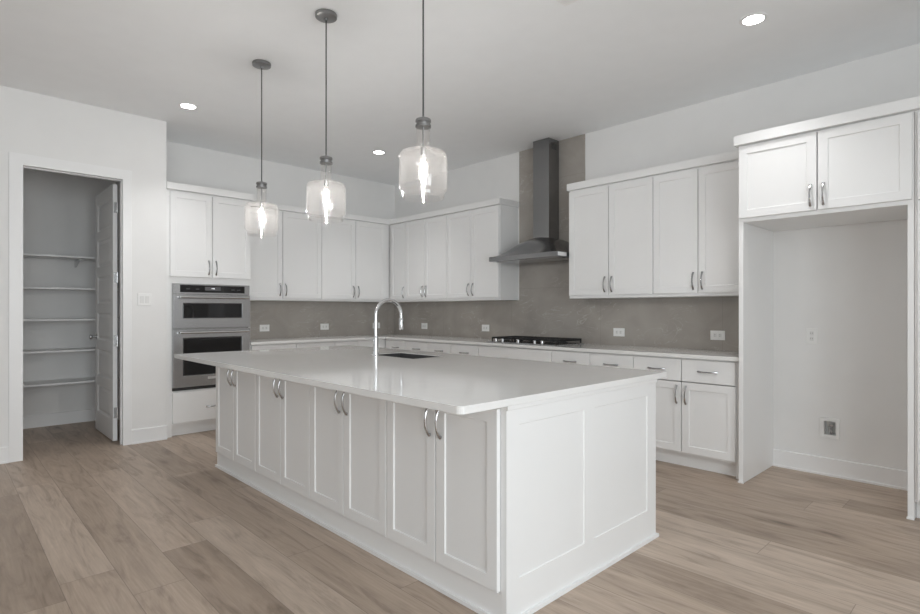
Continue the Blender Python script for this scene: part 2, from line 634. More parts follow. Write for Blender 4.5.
# pantry door casing and jambs
CW, CT_ = 0.092, 0.017
Fp = face_x(PX)
mb = MB(Fp)
mb.box(OY0 + .005 - CW, OY0 + .005, 0, OZ - .005 + CW, 0, CT_)
mb.box(OY1 - .005, OY1 - .005 + CW * 0.78, 0, OZ - .005 + CW, 0, CT_)
mb.box(OY0 + .005, OY1 - .005, OZ - .005, OZ - .005 + CW, 0, CT_)
trim(mb, 'white casing around the pantry doorway')
mb = MB()
mb.box(0.545, PX, OY0 - .018, OY0, 0, OZ).box(0.545, PX, OY1, OY1 + .018, 0, OZ).box(0.545, PX, OY0 - .018, OY1 + .018, OZ, OZ + .018)
mb.box(0.585, 0.62, OY0, OY0 + .011, 0, OZ - .011).box(0.585, 0.62, OY1 - .011, OY1, 0, OZ - .011).box(0.585, 0.62, OY0, OY1, OZ - .011, OZ)
trim(mb, 'white door jamb lining the pantry doorway')


def baseboard(name, F, segs, label, h=0.135, t=0.014):
    mb = MB(F)
    for (a, b) in segs:
        mb.rings([(a, b, 0, h, 0), (a, b, 0, h - .004, t), (a, b, 0, h - .010, t)])
        mb.box(a, b, 0, 0.016, t, t + 0.010)
    return struct(name, mb, 'trim', label)


baseboard('baseboard_pantry', Fp, [(OY1 - .005 + CW * .78, PY + 0.001), (YF, OY0 + .005 - CW)], 'white baseboard of the pantry wall')
baseboard('baseboard_pantry_back', face_x(-0.895), [(-5.2, PY - .112)], 'white baseboard inside the pantry')
baseboard('baseboard_back', face_y(0), [(5.086, 6.016)], 'white baseboard at the back of the refrigerator recess')
baseboard('baseboard_right', FR, [(0, -YF)], 'white baseboard under the right windows')
baseboard('baseboard_front', FB, [(-XR, -0.667)], 'white baseboard under the front windows')

# ------------------------------------------------------------------ pantry door (open) and shelves
LY = -3.710            # front of the leaf (faces -y)
LX0, LX1 = -0.325, 0.468
LT = 0.036
LZ0, LZ1 = 0.012, 2.472
Fd = face_y(LY + LT)
mb = MB(Fd)
st = 0.105
# leaf as stiles, rails and six raised panels
np_, gap = 6, 0.095
ph = (LZ1 - LZ0 - 0.115 - 0.20 - gap * (np_ - 1)) / np_
mb.box(LX0, LX0 + st, LZ0, LZ1, 0, LT).box(LX1 - st, LX1, LZ0, LZ1, 0, LT)
z = LZ0
zs = []
zc = LZ0 + 0.20
mb.box(LX0 + st, LX1 - st, LZ0, zc, 0, LT)
for i in range(np_):
    a, b = zc, zc + ph
    u0, u1 = LX0 + st, LX1 - st
    mb.rings([(u0, u1, a, b, 0.010), (u0, u1, a, b, LT - 0.001), (u0 + .014, u1 - .014, a + .014, b - .014, LT - 0.012),
              (u0 + .022, u1 - .022, a + .022, b - .022, LT - 0.012), (u0 + .045, u1 - .045, a + .045, b - .045, LT - 0.004)])
    top = b + gap if i < np_ - 1 else LZ1
    mb.box(u0, u1, b, top, 0, LT)
    zc = top
door = struct('door_1', mb, 'trim', 'white six panel pantry door standing open into the pantry')
for hz in (2.25, 1.58, 0.97, 0.28):
    h = MB()
    h.box(LX1, LX1 + .0025, LY + .006, LY + LT, hz - .05, hz + .05)
    h.lathe([(0.007, -.052), (0.007, .052)], (LX1 + .007, LY + LT + 0.001, hz), 10)
    h.build('hinge', 'steel_lt', door, smooth=True)
k = MB(face_y(LY))
k.lathe([(0.026, 0), (0.026, .006), (0.010, .010), (0.010, .035), (0.022, .042), (0.026, .052), (0.022, .062), (0.008, .066)], (LX0 + .06, 0.985, 0), 20)
k.build('knob', 'steel_lt', door, smooth=True)

sh_desc = ['topmost white pantry shelf above four others', 'second white pantry shelf from the top', 'middle white pantry shelf of the five',
           'fourth white pantry shelf from the top', 'lowest white pantry shelf near the floor']
for zt, d in zip((1.845, 1.505, 1.172, 0.842, 0.500), sh_desc):
    t = thing('pantry_shelf', (-0.70, -4.3, zt - .02), d, 'shelf', 'white pantry shelves')
    MB().box(-0.893, -0.52, -5.19, PY - .115, zt - .02, zt).build('board', 'trim', t, bevel=.002)
    for yb in ((-3.80, -4.55) if zt > 1.8 else ()):
        b = MB()
        b.prism([(-0.893, zt - .022), (-0.62, zt - .022), (-0.62, zt - .032), (-0.86, zt - .10), (-0.893, zt - .10)], yb - .008, yb + .008,
                F=lambda u, v, n: (u, n, v))
        b.build('bracket', 'steel_lt' if zt > 1.8 else 'trim', t)

# ================================================================== CABINETS
DT = 0.02       # door thickness
SO = 0.003      # stand-off of a front from its carcass
G = 0.0034      # half gap between fronts
CTZ0, CTZ = 0.884, 0.914


def fronts(parent, F, spec, hv=None):
    """spec: list of (kind, u0, u1, v0, v1, handle) ; handle = 'l','r','t',None; fronts start at n = 0"""
    for (kind, u0, u1, v0, v1, hd) in spec:
        mb = MB(F)
        if kind == 'door':
            mb.shaker(u0 + G, u1 - G, v0, v1, SO, DT)
            d = mb.build('door', 'cab', parent)
        else:
            mb.slab(u0 + G, u1 - G, v0, v1, SO, DT)
            d = mb.build('drawer', 'cab', parent)
        if hd in ('lb', 'rb', 'lt', 'rt'):
            u = u0 + 0.037 if hd[0] == 'l' else u1 - 0.037
            v = v0 + 0.10 if hd[1] == 'b' else v1 - 0.10
            pull(d, F, u, v, SO + DT)
        elif hd == 'c':
            pull(d, F, (u0 + u1) / 2, (v0 + v1) / 2, SO + DT, vertical=False)


# ---- upper cabinets
UZ0, UZ1 = 1.382, 2.462
UD0, UD1 = 1.410, 2.446
UY = -0.315


def upper(axis, u0, u1, splits, handles, label, group, c0=None, depth=0.313):
    F = face_y(UY) if axis == 'y' else face_x(-UY + 0.0)
    a, b = (c0 if c0 is not None else u0), u1
    loc = ((a + b) / 2, UY / 2, UZ0) if axis == 'y' else (-UY / 2, (a + b) / 2, UZ0)
    t = thing('upper_cabinet', loc, label, 'cabinet', group)
    MB(F).cbox(a + .0006, b - .0006, UZ0, UZ1, -depth, 0, splits[0] - a + .014, b - splits[-1] + .014, .036, .022).build('carcass', 'cab', t)
    sp = []
    for i in range(len(splits) - 1):
        sp.append(('door', splits[i], splits[i + 1], UD0, UD1, handles[i]))
    fronts(t, F, sp)
    return t


GU = 'white upper cabinets along the range wall'
upper('y', 0.336, 0.686, [0.349, 0.686], ['rb'], 'narrow white one-door upper cabinet in the corner of the range wall', GU, c0=0.002)
upper('y', 0.686, 1.508, [0.686, 1.084, 1.508], ['rb', 'lb'], 'white two-door upper cabinet next to the narrow corner one', GU)
upper('y', 1.508, 2.389, [1.508, 1.938, 2.384], ['rb', 'lb'], 'white two-door upper cabinet just left of the range hood', GU)
upper('y', 3.322, 4.218, [3.327, 3.774, 4.218], ['rb', 'lb'], 'white two-door upper cabinet just right of the range hood', GU)
upper('y', 4.218, 5.0515, [4.218, 4.614, 5.030], ['rb', 'lb'], 'white two-door upper cabinet beside the refrigerator recess', GU)
GO = 'white upper cabinets along the oven wall'
upper('x', -2.4455, -1.403, [-2.440, -1.926, -1.403], ['rb', 'lb'], 'white two-door upper cabinet beside the wall oven tower', GO)
upper('x', -1.403, -0.3365, [-1.403, -0.898, -0.408], ['rb', 'lb'], 'white two-door upper cabinet by the corner on the oven wall', GO)


def crown(F, segs, z0, z1, label, n1=0.03, ends=()):
    mb = MB(F)
    for (a, b, n0) in segs:
        mb.rings([(a, b, z0, z1, n0), (a, b, z0, z1, n1 - .002), (a + .0, b - .0, z0 + .002, z1 - .002, n1)])
    return trim(mb, label, 'cab', 0)


CZ0, CZ1 = 2.4625, 2.530
crown(face_y(UY), [(0.002, 2.409, -0.313)], CZ0, CZ1, 'white crown board over the upper cabinets left of the hood', 0.04)
crown(face_y(UY), [(3.316, 5.052, -0.313)], CZ0, CZ1, 'white crown board over the upper cabinets right of the hood', 0.04)
crown(face_x(-UY), [(-2.4455, -0.356, -0.313)], CZ0, CZ1, 'white crown board over the oven wall upper cabinets', 0.04)

# ---- base cabinets
BY = -0.605
BZ0 = 0.112


def base(axis, u0, u1, spec, label, group, stile=False, cut=None):
    F = face_y(BY) if axis == 'y' else face_x(-BY)
    loc = ((u0 + u1) / 2, BY / 2, 0) if axis == 'y' else (-BY / 2, (u0 + u1) / 2, 0)
    t = thing('base_cabinet', loc, label, 'cabinet', group)
    mb = MB(F)
    c0 = cut if cut is not None else u0
    mb.cbox(c0 + .0006, u1 - .0006, BZ0, CTZ0 - .001, BY + .012 + 0.002, 0,
            min(q[1] for q in spec) - c0 + .014, u1 - max(q[2] for q in spec) + .014, .026, .018)
    MB(F).box(c0 + .001, u1 - (.045 if stile else .001), 0.0005, BZ0, BY + .1, -0.06).build('toe_kick', 'cab', t)
    if stile:
        mb.box(u1 - .045, u1 - .0006, 0.0005, BZ0, BY + .1, 0.0)
    mb.build('carcass', 'cab', t)
    fronts(t, F, spec)
    return t


DZ0, DZ1, KZ0, KZ1 = 0.130, 0.690, 0.697, 0.872


def two(u0, u1, s, lo=True):
    sp = [('drawer', u0, s, KZ0, KZ1, 'c'), ('drawer', s, u1, KZ0, KZ1, 'c')]
    if lo:
        sp += [('door', u0, s, DZ0, DZ1, 'rt'), ('door', s, u1, DZ0, DZ1, 'lt')]
    return sp


GB = 'white base cabinets along the range wall'
base('y', 0.606, 1.492, two(0.64, 1.492, 1.064), 'white base cabinet in the corner below the counter', GB, cut=0.606)
base('y', 1.492, 2.345, two(1.492, 2.345, 1.901), 'white two-drawer base cabinet just left of the cooktop', GB)
base('y', 2.345, 3.327, [('drawer', 2.345, 3.327, KZ0, KZ1, None), ('door', 2.345, 2.836, DZ0, DZ1, 'rt'), ('door', 2.836, 3.327, DZ0, DZ1, 'lt')],
     'white base cabinet with one wide blank front under the cooktop', GB)
base('y', 3.327, 4.187, two(3.327, 4.187, 3.758), 'white two-drawer base cabinet just right of the cooktop', GB)
base('y', 4.187, 5.052, two(4.187, 5.014, 4.603), 'white two-drawer two-door base cabinet beside the refrigerator recess', GB, stile=True)
GL = 'white base cabinets along the oven wall'
base('x', -2.4455, -1.386, two(-2.431, -1.386, -1.897), 'white base cabinet beside the wall oven tower', GL)
base('x', -1.386, -0.002, two(-1.386, -0.64, -1.053), 'white base cabinet running into the corner on the oven wall', GL)

# ---- wall worktop (L shape)
mb = MB()
mb.prism([(0.0105, -2.4455), (0.648, -2.4455), (0.648, -0.648), (5.052, -0.648), (5.052, -0.0105), (0.0105, -0.0105)], CTZ0, CTZ)
o = mb.build('wall_worktop', 'quartz', None, bevel=.003)
tag(o, 'white quartz L-shaped worktop along the two walls under the tile', 'worktop')

# ---- backsplash
mb = MB()
mb.box(0.0005, 5.0525, -0.010, -0.0005, CTZ, UZ0 - .0005)
mb.box(2.4095, 3.3015, -0.010, -0.0005, UZ0 - .0005, CE - .001)
o = mb.build('tile_backsplash', 'tile')
tag(o, 'taupe stone tile backsplash on the range wall rising behind the hood to the ceiling', 'backsplash')
mb = MB()
mb.box(0.0005, 0.010, -2.4455, -0.0105, CTZ, UZ0 - .0005)
o = mb.build('tile_backsplash', 'tile')
tag(o, 'low taupe stone tile backsplash on the wall beside the ovens', 'backsplash')

# ---- wall oven tower
TX = 0.630
Ft = face_x(TX)
T0, T1 = -3.2945, -2.4465
t = thing('oven_tower_cabinet', (TX / 2, (T0 + T1) / 2, 0), 'tall white cabinet tower holding the two wall ovens', 'cabinet')
OV0, OV1, OVZ0, OVZ1 = -3.236, -2.462, 0.458, 1.532
mb = MB(Ft)
mb.box(T0, OV0 - .002, BZ0, UZ1, -TX + .003, 0).box(OV1 + .002, T1, BZ0, UZ1, -TX + .003, 0)
mb.box(OV0 - .002, OV1 + .002, OVZ1 + .002, 1.615, -TX + .003, 0).cbox(OV0 - .002, OV1 + .002, 1.615, UZ1, -TX + .003, 0).box(OV0 - .002, OV1 + .002, BZ0, OVZ0 - .002, -TX + .003, 0)
mb.box(OV0 - .002, OV1 + .002, OVZ0 - .002, OVZ1 + .002, -TX + .003, -TX + .02)
mb.box(T0, T0 + .055, 0.0005, BZ0, -TX + .003, 0)
mb.build('carcass', 'cab', t)
MB(Ft).box(T0 + .055, T1 - .001, 0.0005, BZ0, -TX + .1, -0.055).build('toe_kick', 'cab', t)
fronts(t, Ft, [('door', -3.262, -2.856, 1.603, UD1, 'rb'), ('door', -2.856, -2.4475, 1.603, UD1, 'lb'),
               ('drawer', -3.240, -2.4475, 0.135, 0.442, None)])
pull(t, Ft, -2.845, 0.272, DT + .0008, vertical=False)
crown(Ft, [(T0, T1 + .012, -TX + .003)], CZ0, CZ1, 'white crown board over the wall oven tower', 0.045)

# ovens
ov = thing('double_wall_oven', (TX, (OV0 + OV1) / 2, OVZ0), 'stainless steel built-in microwave over wall oven with black glass windows', 'oven')
Fo = face_x(TX + 0.001)
MB(Fo).box(OV0 + .004, OV1 - .004, OVZ0 + .004, OVZ1 - .004, -0.50, -0.002).build('body', 'steel', ov)
# control panel
cp = MB(Fo).slab(OV0, OV1, 1.428, OVZ1, 0, 0.020).build('control_panel', 'steel', ov)
MB(Fo).slab(OV0 + .068, OV1 - .055, 1.446, 1.520, 0.020, 0.003, .001).build('touch_panel', 'bglass', cp)
MB(Fo).slab(-2.93, -2.77, 1.468, 1.506, 0.023, 0.001, .0005).build('display', 'screen', cp)
dg = MB(Fo)
for i in range(3):
    dg.box(-2.862 + i * .011, -2.855 + i * .011, 1.484, 1.491, 0.024, 0.0245)
dg.build('clock_digits', 'digit', cp)
for bx in (-3.11, -3.02, -2.66, -2.60):
    MB(Fo).box(bx, bx + .035, 1.476, 1.484, 0.023, 0.0234).build('touch_mark', 'screen', cp)


def oven_door(z0, z1, wz0, wz1, hz, w0, w1, nm):
    d = MB(Fo)
    n1 = 0.034
    d.rings([(OV0, OV1, z0, z1, 0), (OV0, OV1, z0, z1, n1 - .003), (OV0 + .003, OV1 - .003, z0 + .003, z1 - .003, n1),
             (w0 - .006, w1 + .006, wz0 - .006, wz1 + .006, n1), (w0, w1, wz0, wz1, n1 - .006)])
    d = d.build(nm, 'steel', ov)
    MB(Fo).slab(w0 + .001, w1 - .001, wz0 + .001, wz1 - .001, n1 - .0058, 0.003, .001).build('window', 'bglass', d)
    h = MB(Fo)
    h.tube([(OV0 + .055, hz, n1 + .042), (OV1 - .030, hz, n1 + .042)], 0.0115, 14)
    for uu in (OV0 + .085, OV1 - .060):
        h.tube([(uu, hz, n1), (uu, hz, n1 + .040)], 0.009, 10)
    h.build('handle', 'steel_lt', d, smooth=True)
    return d


oven_door(1.083, 1.424, 1.186, 1.334, 1.396, -3.140, -2.552, 'microwave_door')
od = oven_door(0.490, 1.074, 0.606, 0.982, 1.040, -3.140, -2.552, 'oven_door')
MB(Fo).slab(-2.905, -2.790, 0.555, 0.580, 0.034, 0.002, .0005).build('badge', 'badge', od)
MB(Fo).slab(OV0, OV1, OVZ0, 0.486, 0, 0.016).build('vent_trim', 'dark', ov)

# ================================================================== REFRIGERATOR RECESS
FX0, FX1, FY = 5.0535, 6.016, -0.682
o = MB().box(FX0, FX0 + .032, FY, -0.0005, 0.0005, 1.9035).box(FX0 - .004, FX0 + .036, FY - .010, FY, 0.0005, 0.014).build('refrigerator_side_panel', 'cab', bevel=.0015)
tag(o, 'tall white side panel at the left of the empty refrigerator recess', 'panel', 'refrigerator side panels')
o = MB().box(FX1, FX1 + .032, FY, -0.0005, 0.0005, 1.9035).box(FX1 - .004, FX1 + .033, FY - .010, FY, 0.0005, 0.014).build('refrigerator_side_panel', 'cab', bevel=.0015)
tag(o, 'tall white side panel at the right of the empty refrigerator recess', 'panel', 'refrigerator side panels')
t = thing('over_refrigerator_cabinet', ((FX0 + FX1) / 2, FY / 2, 1.904), 'deep white two-door cabinet bridging the top of the refrigerator recess', 'cabinet')
Ff = face_y(FY)
MB(Ff).cbox(FX0, FX1 + .032, 1.904, UZ1, FY + .001, 0, b=.036).build('carcass', 'cab', t)
fronts(t, Ff, [('door', FX0 + .004, 5.551, 1.932, UD1 + .006, 'rb'), ('door', 5.551, FX1 + .026, 1.932, UD1 + .006, 'lb')])
# tall cabinet right of the recess
R0, R1 = 6.0495, 6.96
t = thing('tall_pantry_cabinet', ((R0 + R1) / 2, FY / 2, 0), 'tall white cabinet at the right edge beyond the refrigerator recess', 'cabinet')
MB(Ff).cbox(R0 + .0005, R1, BZ0, UZ1, FY + .001, 0, l=.026, b=.026, t=.022).build('carcass', 'cab', t)
MB(Ff).box(R0 + .001, R1, 0.0005, BZ0, FY + .1, -0.06).build('toe_kick', 'cab', t)
fronts(t, Ff, [('door', R0 + .012, 6.505, DZ0, 1.920, 'rt'), ('door', 6.505, R1, DZ0, 1.920, 'lt'),
               ('door', R0 + .012, 6.505, 1.925, UD1, 'rb'), ('door', 6.505, R1, 1.925, UD1, 'lb')])
crown(Ff, [(5.036, 6.985, FY + .001)], CZ0, CZ1 + .004, 'white crown board over the refrigerator recess', 0.045)

# ================================================================== ISLAND
IX0, IX1, IY0, IY1 = 1.9935, 5.084, -3.2927, -2.0313
Fi = face_y(IY0 + 0.002)
isl = thing('island_surround', ((IX0 + IX1) / 2, (IY0 + IY1) / 2, 0), 'white panelled shell of the island with a two-panel end facing the room', 'island')
Fe = face_x(IX1 - 0.022)
mb = MB(Fe)
# framed end: stiles and rails with two flat recessed panels
ys = [IY0, -3.212, -2.738, -2.655, -2.128, IY1]
zb, zt = 0.168, 0.797
mb.box(IY0, IY1, 0.0005, CTZ0 - .001, -0.006, 0.0165)
for a, b in ((ys[0], ys[1]), (ys[2], ys[3]), (ys[4], ys[5])):
    mb.box(a, b, 0.0005, CTZ0 - .001, 0.0165, 0.022)
for a, b in ((ys[1], ys[2]), (ys[3], ys[4])):
    mb.box(a, b, 0.0005, zb, 0.0165, 0.022).box(a, b, zt, CTZ0 - .001, 0.0165, 0.022)
    # sloped bead around each recess
    mb.rings([(a, b, zb, zt, 0.010), (a, b, zb, zt, 0.022), (a + .003, b - .003, zb + .003, zt - .003, 0.0168)])
mb.build('end_panel', 'cab', isl)
mb = MB(Fe)
mb.box(IY0 - .001, IY1 + .001, CTZ0 - .022, CTZ0 - .001, 0.0222, 0.031)
mb.build('top_moulding', 'cab', isl, bevel=.003)
MB().box(IX0, IX0 + .018, IY0, IY1, 0.0005, CTZ0 - .001).build('end_panel', 'cab', isl)
mb = MB(face_ny(IY1 - .018))
mb.box(-(IX1 - .028), -(IX0 + .018), 0.0005, CTZ0 - .001, 0, 0.018)
mb.build('back_panel', 'cab', isl)
mb = MB()
mb.box(IX0 + .0185, IX1 - .0285, IY0, IY0 + 0.02, 0.0005, 0.118)
mb.build('base_board', 'cab', isl)
sh = MB()
q = 0.013
sh.box(IX0 - q, IX1 + q, IY0 - q, IY0 - .0003, 0.0004, 0.018).box(IX0 - q, IX1 + q, IY1 + .0003, IY1 + q, 0.0004, 0.018)
sh.box(IX1 + .0003, IX1 + q, IY0 - .0003, IY1 + .0003, 0.0004, 0.018).box(IX0 - q, IX0 - .0003, IY0 - .0003, IY1 + .0003, 0.0004, 0.018)
sh.build('shoe_moulding', 'trim', isl)

seams = [2.014, 2.378, 2.764, 3.154, 3.535, 3.913, 4.306, 4.679, 5.0555]
lab = ['white two-door island cabinet at the far end toward the ovens', 'second white two-door island cabinet from the oven end',
       'third white two-door island cabinet from the oven end', 'nearest white two-door island cabinet next to the panelled end']
for i in range(4):
    a, s, b = seams[2 * i], seams[2 * i + 1], seams[2 * i + 2]
    t = thing('island_cabinet', ((a + b) / 2, IY0 + .25, 0.12), lab[i], 'cabinet', 'two-door cabinets along the front of the island')
    MB(Fi).cbox(a + .0006 + (0.004 if i == 0 else 0), b - .0006, 0.119, CTZ0 - .001, -0.55, 0, b=.020, t=.026).build('carcass', 'cab', t)
    fronts(t, Fi, [('door', a, s, 0.130, 0.866, 'rt'), ('door', s, b, 0.130, 0.866, 'lt')])

# worktop with a sink cut-out
SX0, SX1, SY0, SY1 = 2.93, 3.46, -2.452, -2.16


def rrect(x0, x1, y0, y1, r, n=6):
    pts = []
    for (cx, cy, a0) in ((x1 - r, y1 - r, 0), (x0 + r, y1 - r, pi / 2), (x0 + r, y0 + r, pi), (x1 - r, y0 + r, 1.5 * pi)):
        for i in range(n + 1):
            a = a0 + pi / 2 * i / n
            pts.append((cx + r * cos(a), cy + r * sin(a)))
    return pts


def plate_with_hole(name, outer, inner, z0, z1, m):
    bm = bmesh.new()
    loops = []
    for poly in (outer, inner):
        vs = [bm.verts.new((p[0], p[1], 0)) for p in poly]
        loops.append(vs)
        for i in range(len(vs)):
            bm.edges.new((vs[i], vs[(i + 1) % len(vs)]))
    r = bmesh.ops.triangle_fill(bm, use_beauty=True, use_dissolve=False, edges=bm.edges[:], normal=(0, 0, 1))
    tris = [[(v.co.x, v.co.y) for v in f.verts] for f in bm.faces]
    bm.free()
    mb = MB()
    for tr in tris:
        ar = (tr[1][0] - tr[0][0]) * (tr[2][1] - tr[0][1]) - (tr[2][0] - tr[0][0]) * (tr[1][1] - tr[0][1])
        if ar < 0:
            tr = tr[::-1]
        mb.add([(p[0], p[1], z1) for p in tr], [(0, 1, 2)])
        mb.add([(p[0], p[1], z0) for p in tr], [(2, 1, 0)])
    for poly, rev in ((outer, False), (inner, True)):
        n = len(poly)
        for i in range(n):
            j = (i + 1) % n
            q = [(poly[i][0], poly[i][1], z0), (poly[j][0], poly[j][1], z0), (poly[j][0], poly[j][1], z1), (poly[i][0], poly[i][1], z1)]
            mb.add(q, [(3, 2, 1, 0) if rev else (0, 1, 2, 3)])
    return mb.build(name, m, None, bevel=.003)


o = plate_with_hole('island_worktop', rrect(1.814, 5.106, -3.5667, -1.9235, 0.028), rrect(SX0, SX1, SY0, SY1, 0.002, 2), CTZ0, CTZ, 'quartz')
tag(o, 'large white quartz island worktop with rounded corners and a sink cut-out', 'worktop')

# sink
mb = MB()
w = 0.004
iz = CTZ0 - .001
d = 0.20
tz = CTZ - 0.003
e1, e2 = 0.0015, 0.005
mb.rings([(SX0 + e1, SX1 - e1, SY0 + e1, SY1 - e1, iz - d - .004), (SX0 + e1, SX1 - e1, SY0 + e1, SY1 - e1, tz),
          (SX0 + e2, SX1 - e2, SY0 + e2, SY1 - e2, tz), (SX0 + .014, SX1 - .014, SY0 + .014, SY1 - .014, iz - d)], F=idF)
sk = mb.build('sink', 'sink')
sk.data.materials[0] = M['sink']
tag(sk, 'dark grey undermount sink set in the island worktop', 'sink')
MB().lathe([(0.045, 0), (0.045, .003), (0.03, .004)], ((SX0 + SX1) / 2, (SY0 + SY1) / 2, iz - d + .0005), 24).build('drain', 'steel_lt', sk, smooth=True)

# faucet
fx, fy = 3.078, -2.508
fa = thing('faucet', (fx, fy, CTZ), 'polished chrome gooseneck pull-down faucet standing behind the island sink', 'faucet')
MB().lathe([(0.027, 0.0003), (0.027, .006), (0.0215, .012), (0.0195, .05), (0.0185, .135), (0.014, .155)], (fx, fy, CTZ), 24).build('base', 'chrome', fa, smooth=True)
R = 0.122
zt = 1.358 - .0145
path = [(fx, fy, CTZ + .14), (fx, fy, zt - R - .06), (fx, fy, zt - R)]
for i in range(1, 17):
    a = pi - pi * i / 16
    path.append((fx, fy + R + R * cos(a), zt - R + R * sin(a)))
path.append((fx, fy + 2 * R, zt - R - .02))
MB().tube(path, 0.0145, 16).build('spout', 'chrome', fa, smooth=True)
MB().lathe([(0.015, 0.0), (0.0185, -.010), (0.0185, -.085), (0.015, -.095)], (fx, fy + 2 * R, zt - R - .018), 20).build('spray_head', 'chrome', fa, smooth=True)
h = MB().tube([(fx - .012, fy, 1.035), (fx - .035, fy, 1.035)], 0.011, 14)
h.tube([(fx - .035, fy, 1.035), (fx - .06, fy - .01, 1.042), (fx - .115, fy - .02, 1.050)], [0.006, 0.0045, 0.004], 10)
h.build('lever', 'chrome', fa, smooth=True)

# ================================================================== COOKTOP
KX0, KX1, KY0, KY1 = 2.385, 3.322, -0.565, -0.055
ck = thing('gas_cooktop', ((KX0 + KX1) / 2, (KY0 + KY1) / 2, CTZ), 'black gas cooktop with cast iron grates and five steel knobs', 'cooktop')
MB().rings([(KX0, KX1, KY0, KY1, CTZ + .0005), (KX0, KX1, KY0, KY1, CTZ + .006), (KX0 + .008, KX1 - .008, KY0 + .008, KY1 - .008, CTZ + .010)]).build('deck', 'steel', ck)
bl = MB()
burn = [(2.545, -0.38, .042), (2.545, -0.17, .036), (2.843, -0.27, .058), (3.140, -0.38, .036), (3.140, -0.17, .045)]
for (x, y, r) in burn:
    MB().lathe([(r * 1.15, 0), (r * 1.15, .006), (r * .8, .008), (r * .8, .014), (r * .72, .016), (0.0, .017)], (x, y, CTZ + .0102), 24).build('burner', 'black', ck, smooth=True)
for gi in range(3):
    gx0 = KX0 + .018 + gi * .3015
    gx1 = gx0 + .297
    gy0, gy1 = -0.475 if gi != 1 else -0.455, -0.075
    z0, z1 = CTZ + .036, CTZ + .056
    g = MB()
    bw = .011
    g.box(gx0, gx1, gy0, gy0 + bw, z0, z1).box(gx0, gx1, gy1 - bw, gy1, z0, z1)
    g.box(gx0, gx0 + bw, gy0, gy1, z0, z1).box(gx1 - bw, gx1, gy0, gy1, z0, z1)
    for kx in (0.25, 0.5, 0.75):
        xx = gx0 + (gx1 - gx0) * kx
        g.box(xx - bw / 2, xx + bw / 2, gy0, gy1, z0, z1)
    for ky in (0.33, 0.66):
        yy = gy0 + (gy1 - gy0) * ky
        g.box(gx0, gx1, yy - bw / 2, yy + bw / 2, z0, z1)
    for xx in (gx0, gx1 - bw):
        for yy in (gy0, gy1 - bw):
            g.box(xx, xx + bw, yy, yy + bw, CTZ + .0102, z0)
    g.build('grate', 'iron', ck, bevel=.002)
for kx in (2.510, 2.605, 2.820, 3.040, 3.135):
    MB().lathe([(0.021, 0), (0.021, .004), (0.017, .006), (0.0165, .030), (0.014, .033)], (kx, -0.520, CTZ + .0102), 20).build('knob', 'steel_lt', ck, smooth=True)

# ================================================================== RANGE HOOD
hd = thing('range_hood', (2.856, -0.25, 1.80), 'dark stainless wall chimney hood with a curved canopy above the cooktop', 'hood')
HX0_, HX1_, HYF = 2.396, 3.311, -0.512
hz0, hz1, hz2 = 1.800, 1.850, 2.055
CX0, CX1, CYF = 2.760, 2.974, -0.195
# band
b = MB()
b.rings([(HX0_, HX1_, HYF, -0.0105, hz0), (HX0_, HX1_, HYF, -0.0105, hz1)])
band = b.build('band', 'steel_h', hd, bevel=.002)
MB(face_x(HX1_)).box(HYF + .012, HYF + .16, hz0 + .008, hz1 - .006, 0.0002, 0.002).build('side_highlight_strip', 'badge', band)  # bright strip added as the window's reflection on the band's side
MB().box(HX0_ + .06, HX1_ - .06, HYF + .06, -0.05, hz0 - .004, hz0).build('filter', 'steel', band)
# canopy: a dome that arches from the ends of the band up to the chimney
NX, NY = 28, 14
vs, fs = [], []
for j in range(NY + 1):
    for i in range(NX + 1):
        u = -1 + 2 * i / NX
        y = HYF + (-0.0105 - HYF) * j / NY
        v = min(1.0, (y - HYF) / (CYF - HYF))
        vs.append((HX0_ + (HX1_ - HX0_) * (u + 1) / 2, y, hz1 + 0.0002 + (hz2 - hz1) * (1 - abs(u) ** 2.0) * sin(v * pi / 2) ** 1.1))
nt_ = len(vs)
vs += [(p[0], p[1], hz1 + 0.0001) for p in vs]
W_ = NX + 1
for j in range(NY):
    for i in range(NX):
        a = j * W_ + i
        fs.append((a, a + 1, a + 1 + W_, a + W_))
        fs.append((nt_ + a + W_, nt_ + a + 1 + W_, nt_ + a + 1, nt_ + a))
for i in range(NX):
    fs.append((i, nt_ + i, nt_ + i + 1, i + 1))
    k = NY * W_ + i
    fs.append((k + 1, nt_ + k + 1, nt_ + k, k))
for j in range(NY):
    a = j * W_
    fs.append((a + W_, nt_ + a + W_, nt_ + a, a))
    a += NX
    fs.append((a, nt_ + a, nt_ + a + W_, a + W_))
MB().add(vs, fs).build('canopy', 'steel_h', hd, smooth=True)
ch = MB()
ch.box(CX0, CX1, CYF, -0.0105, hz2 - .028, CE - .002)
chim = ch.build('chimney', 'steel_h', hd, bevel=.003)
vg = MB(face_x(CX1))
for i in range(6):
    vg.box(CYF + .045, CYF + .135, CE - .052 - i * .012, CE - .046 - i * .012, 0.0002, 0.001)
vg.build('vent_slots', 'dark', chim)

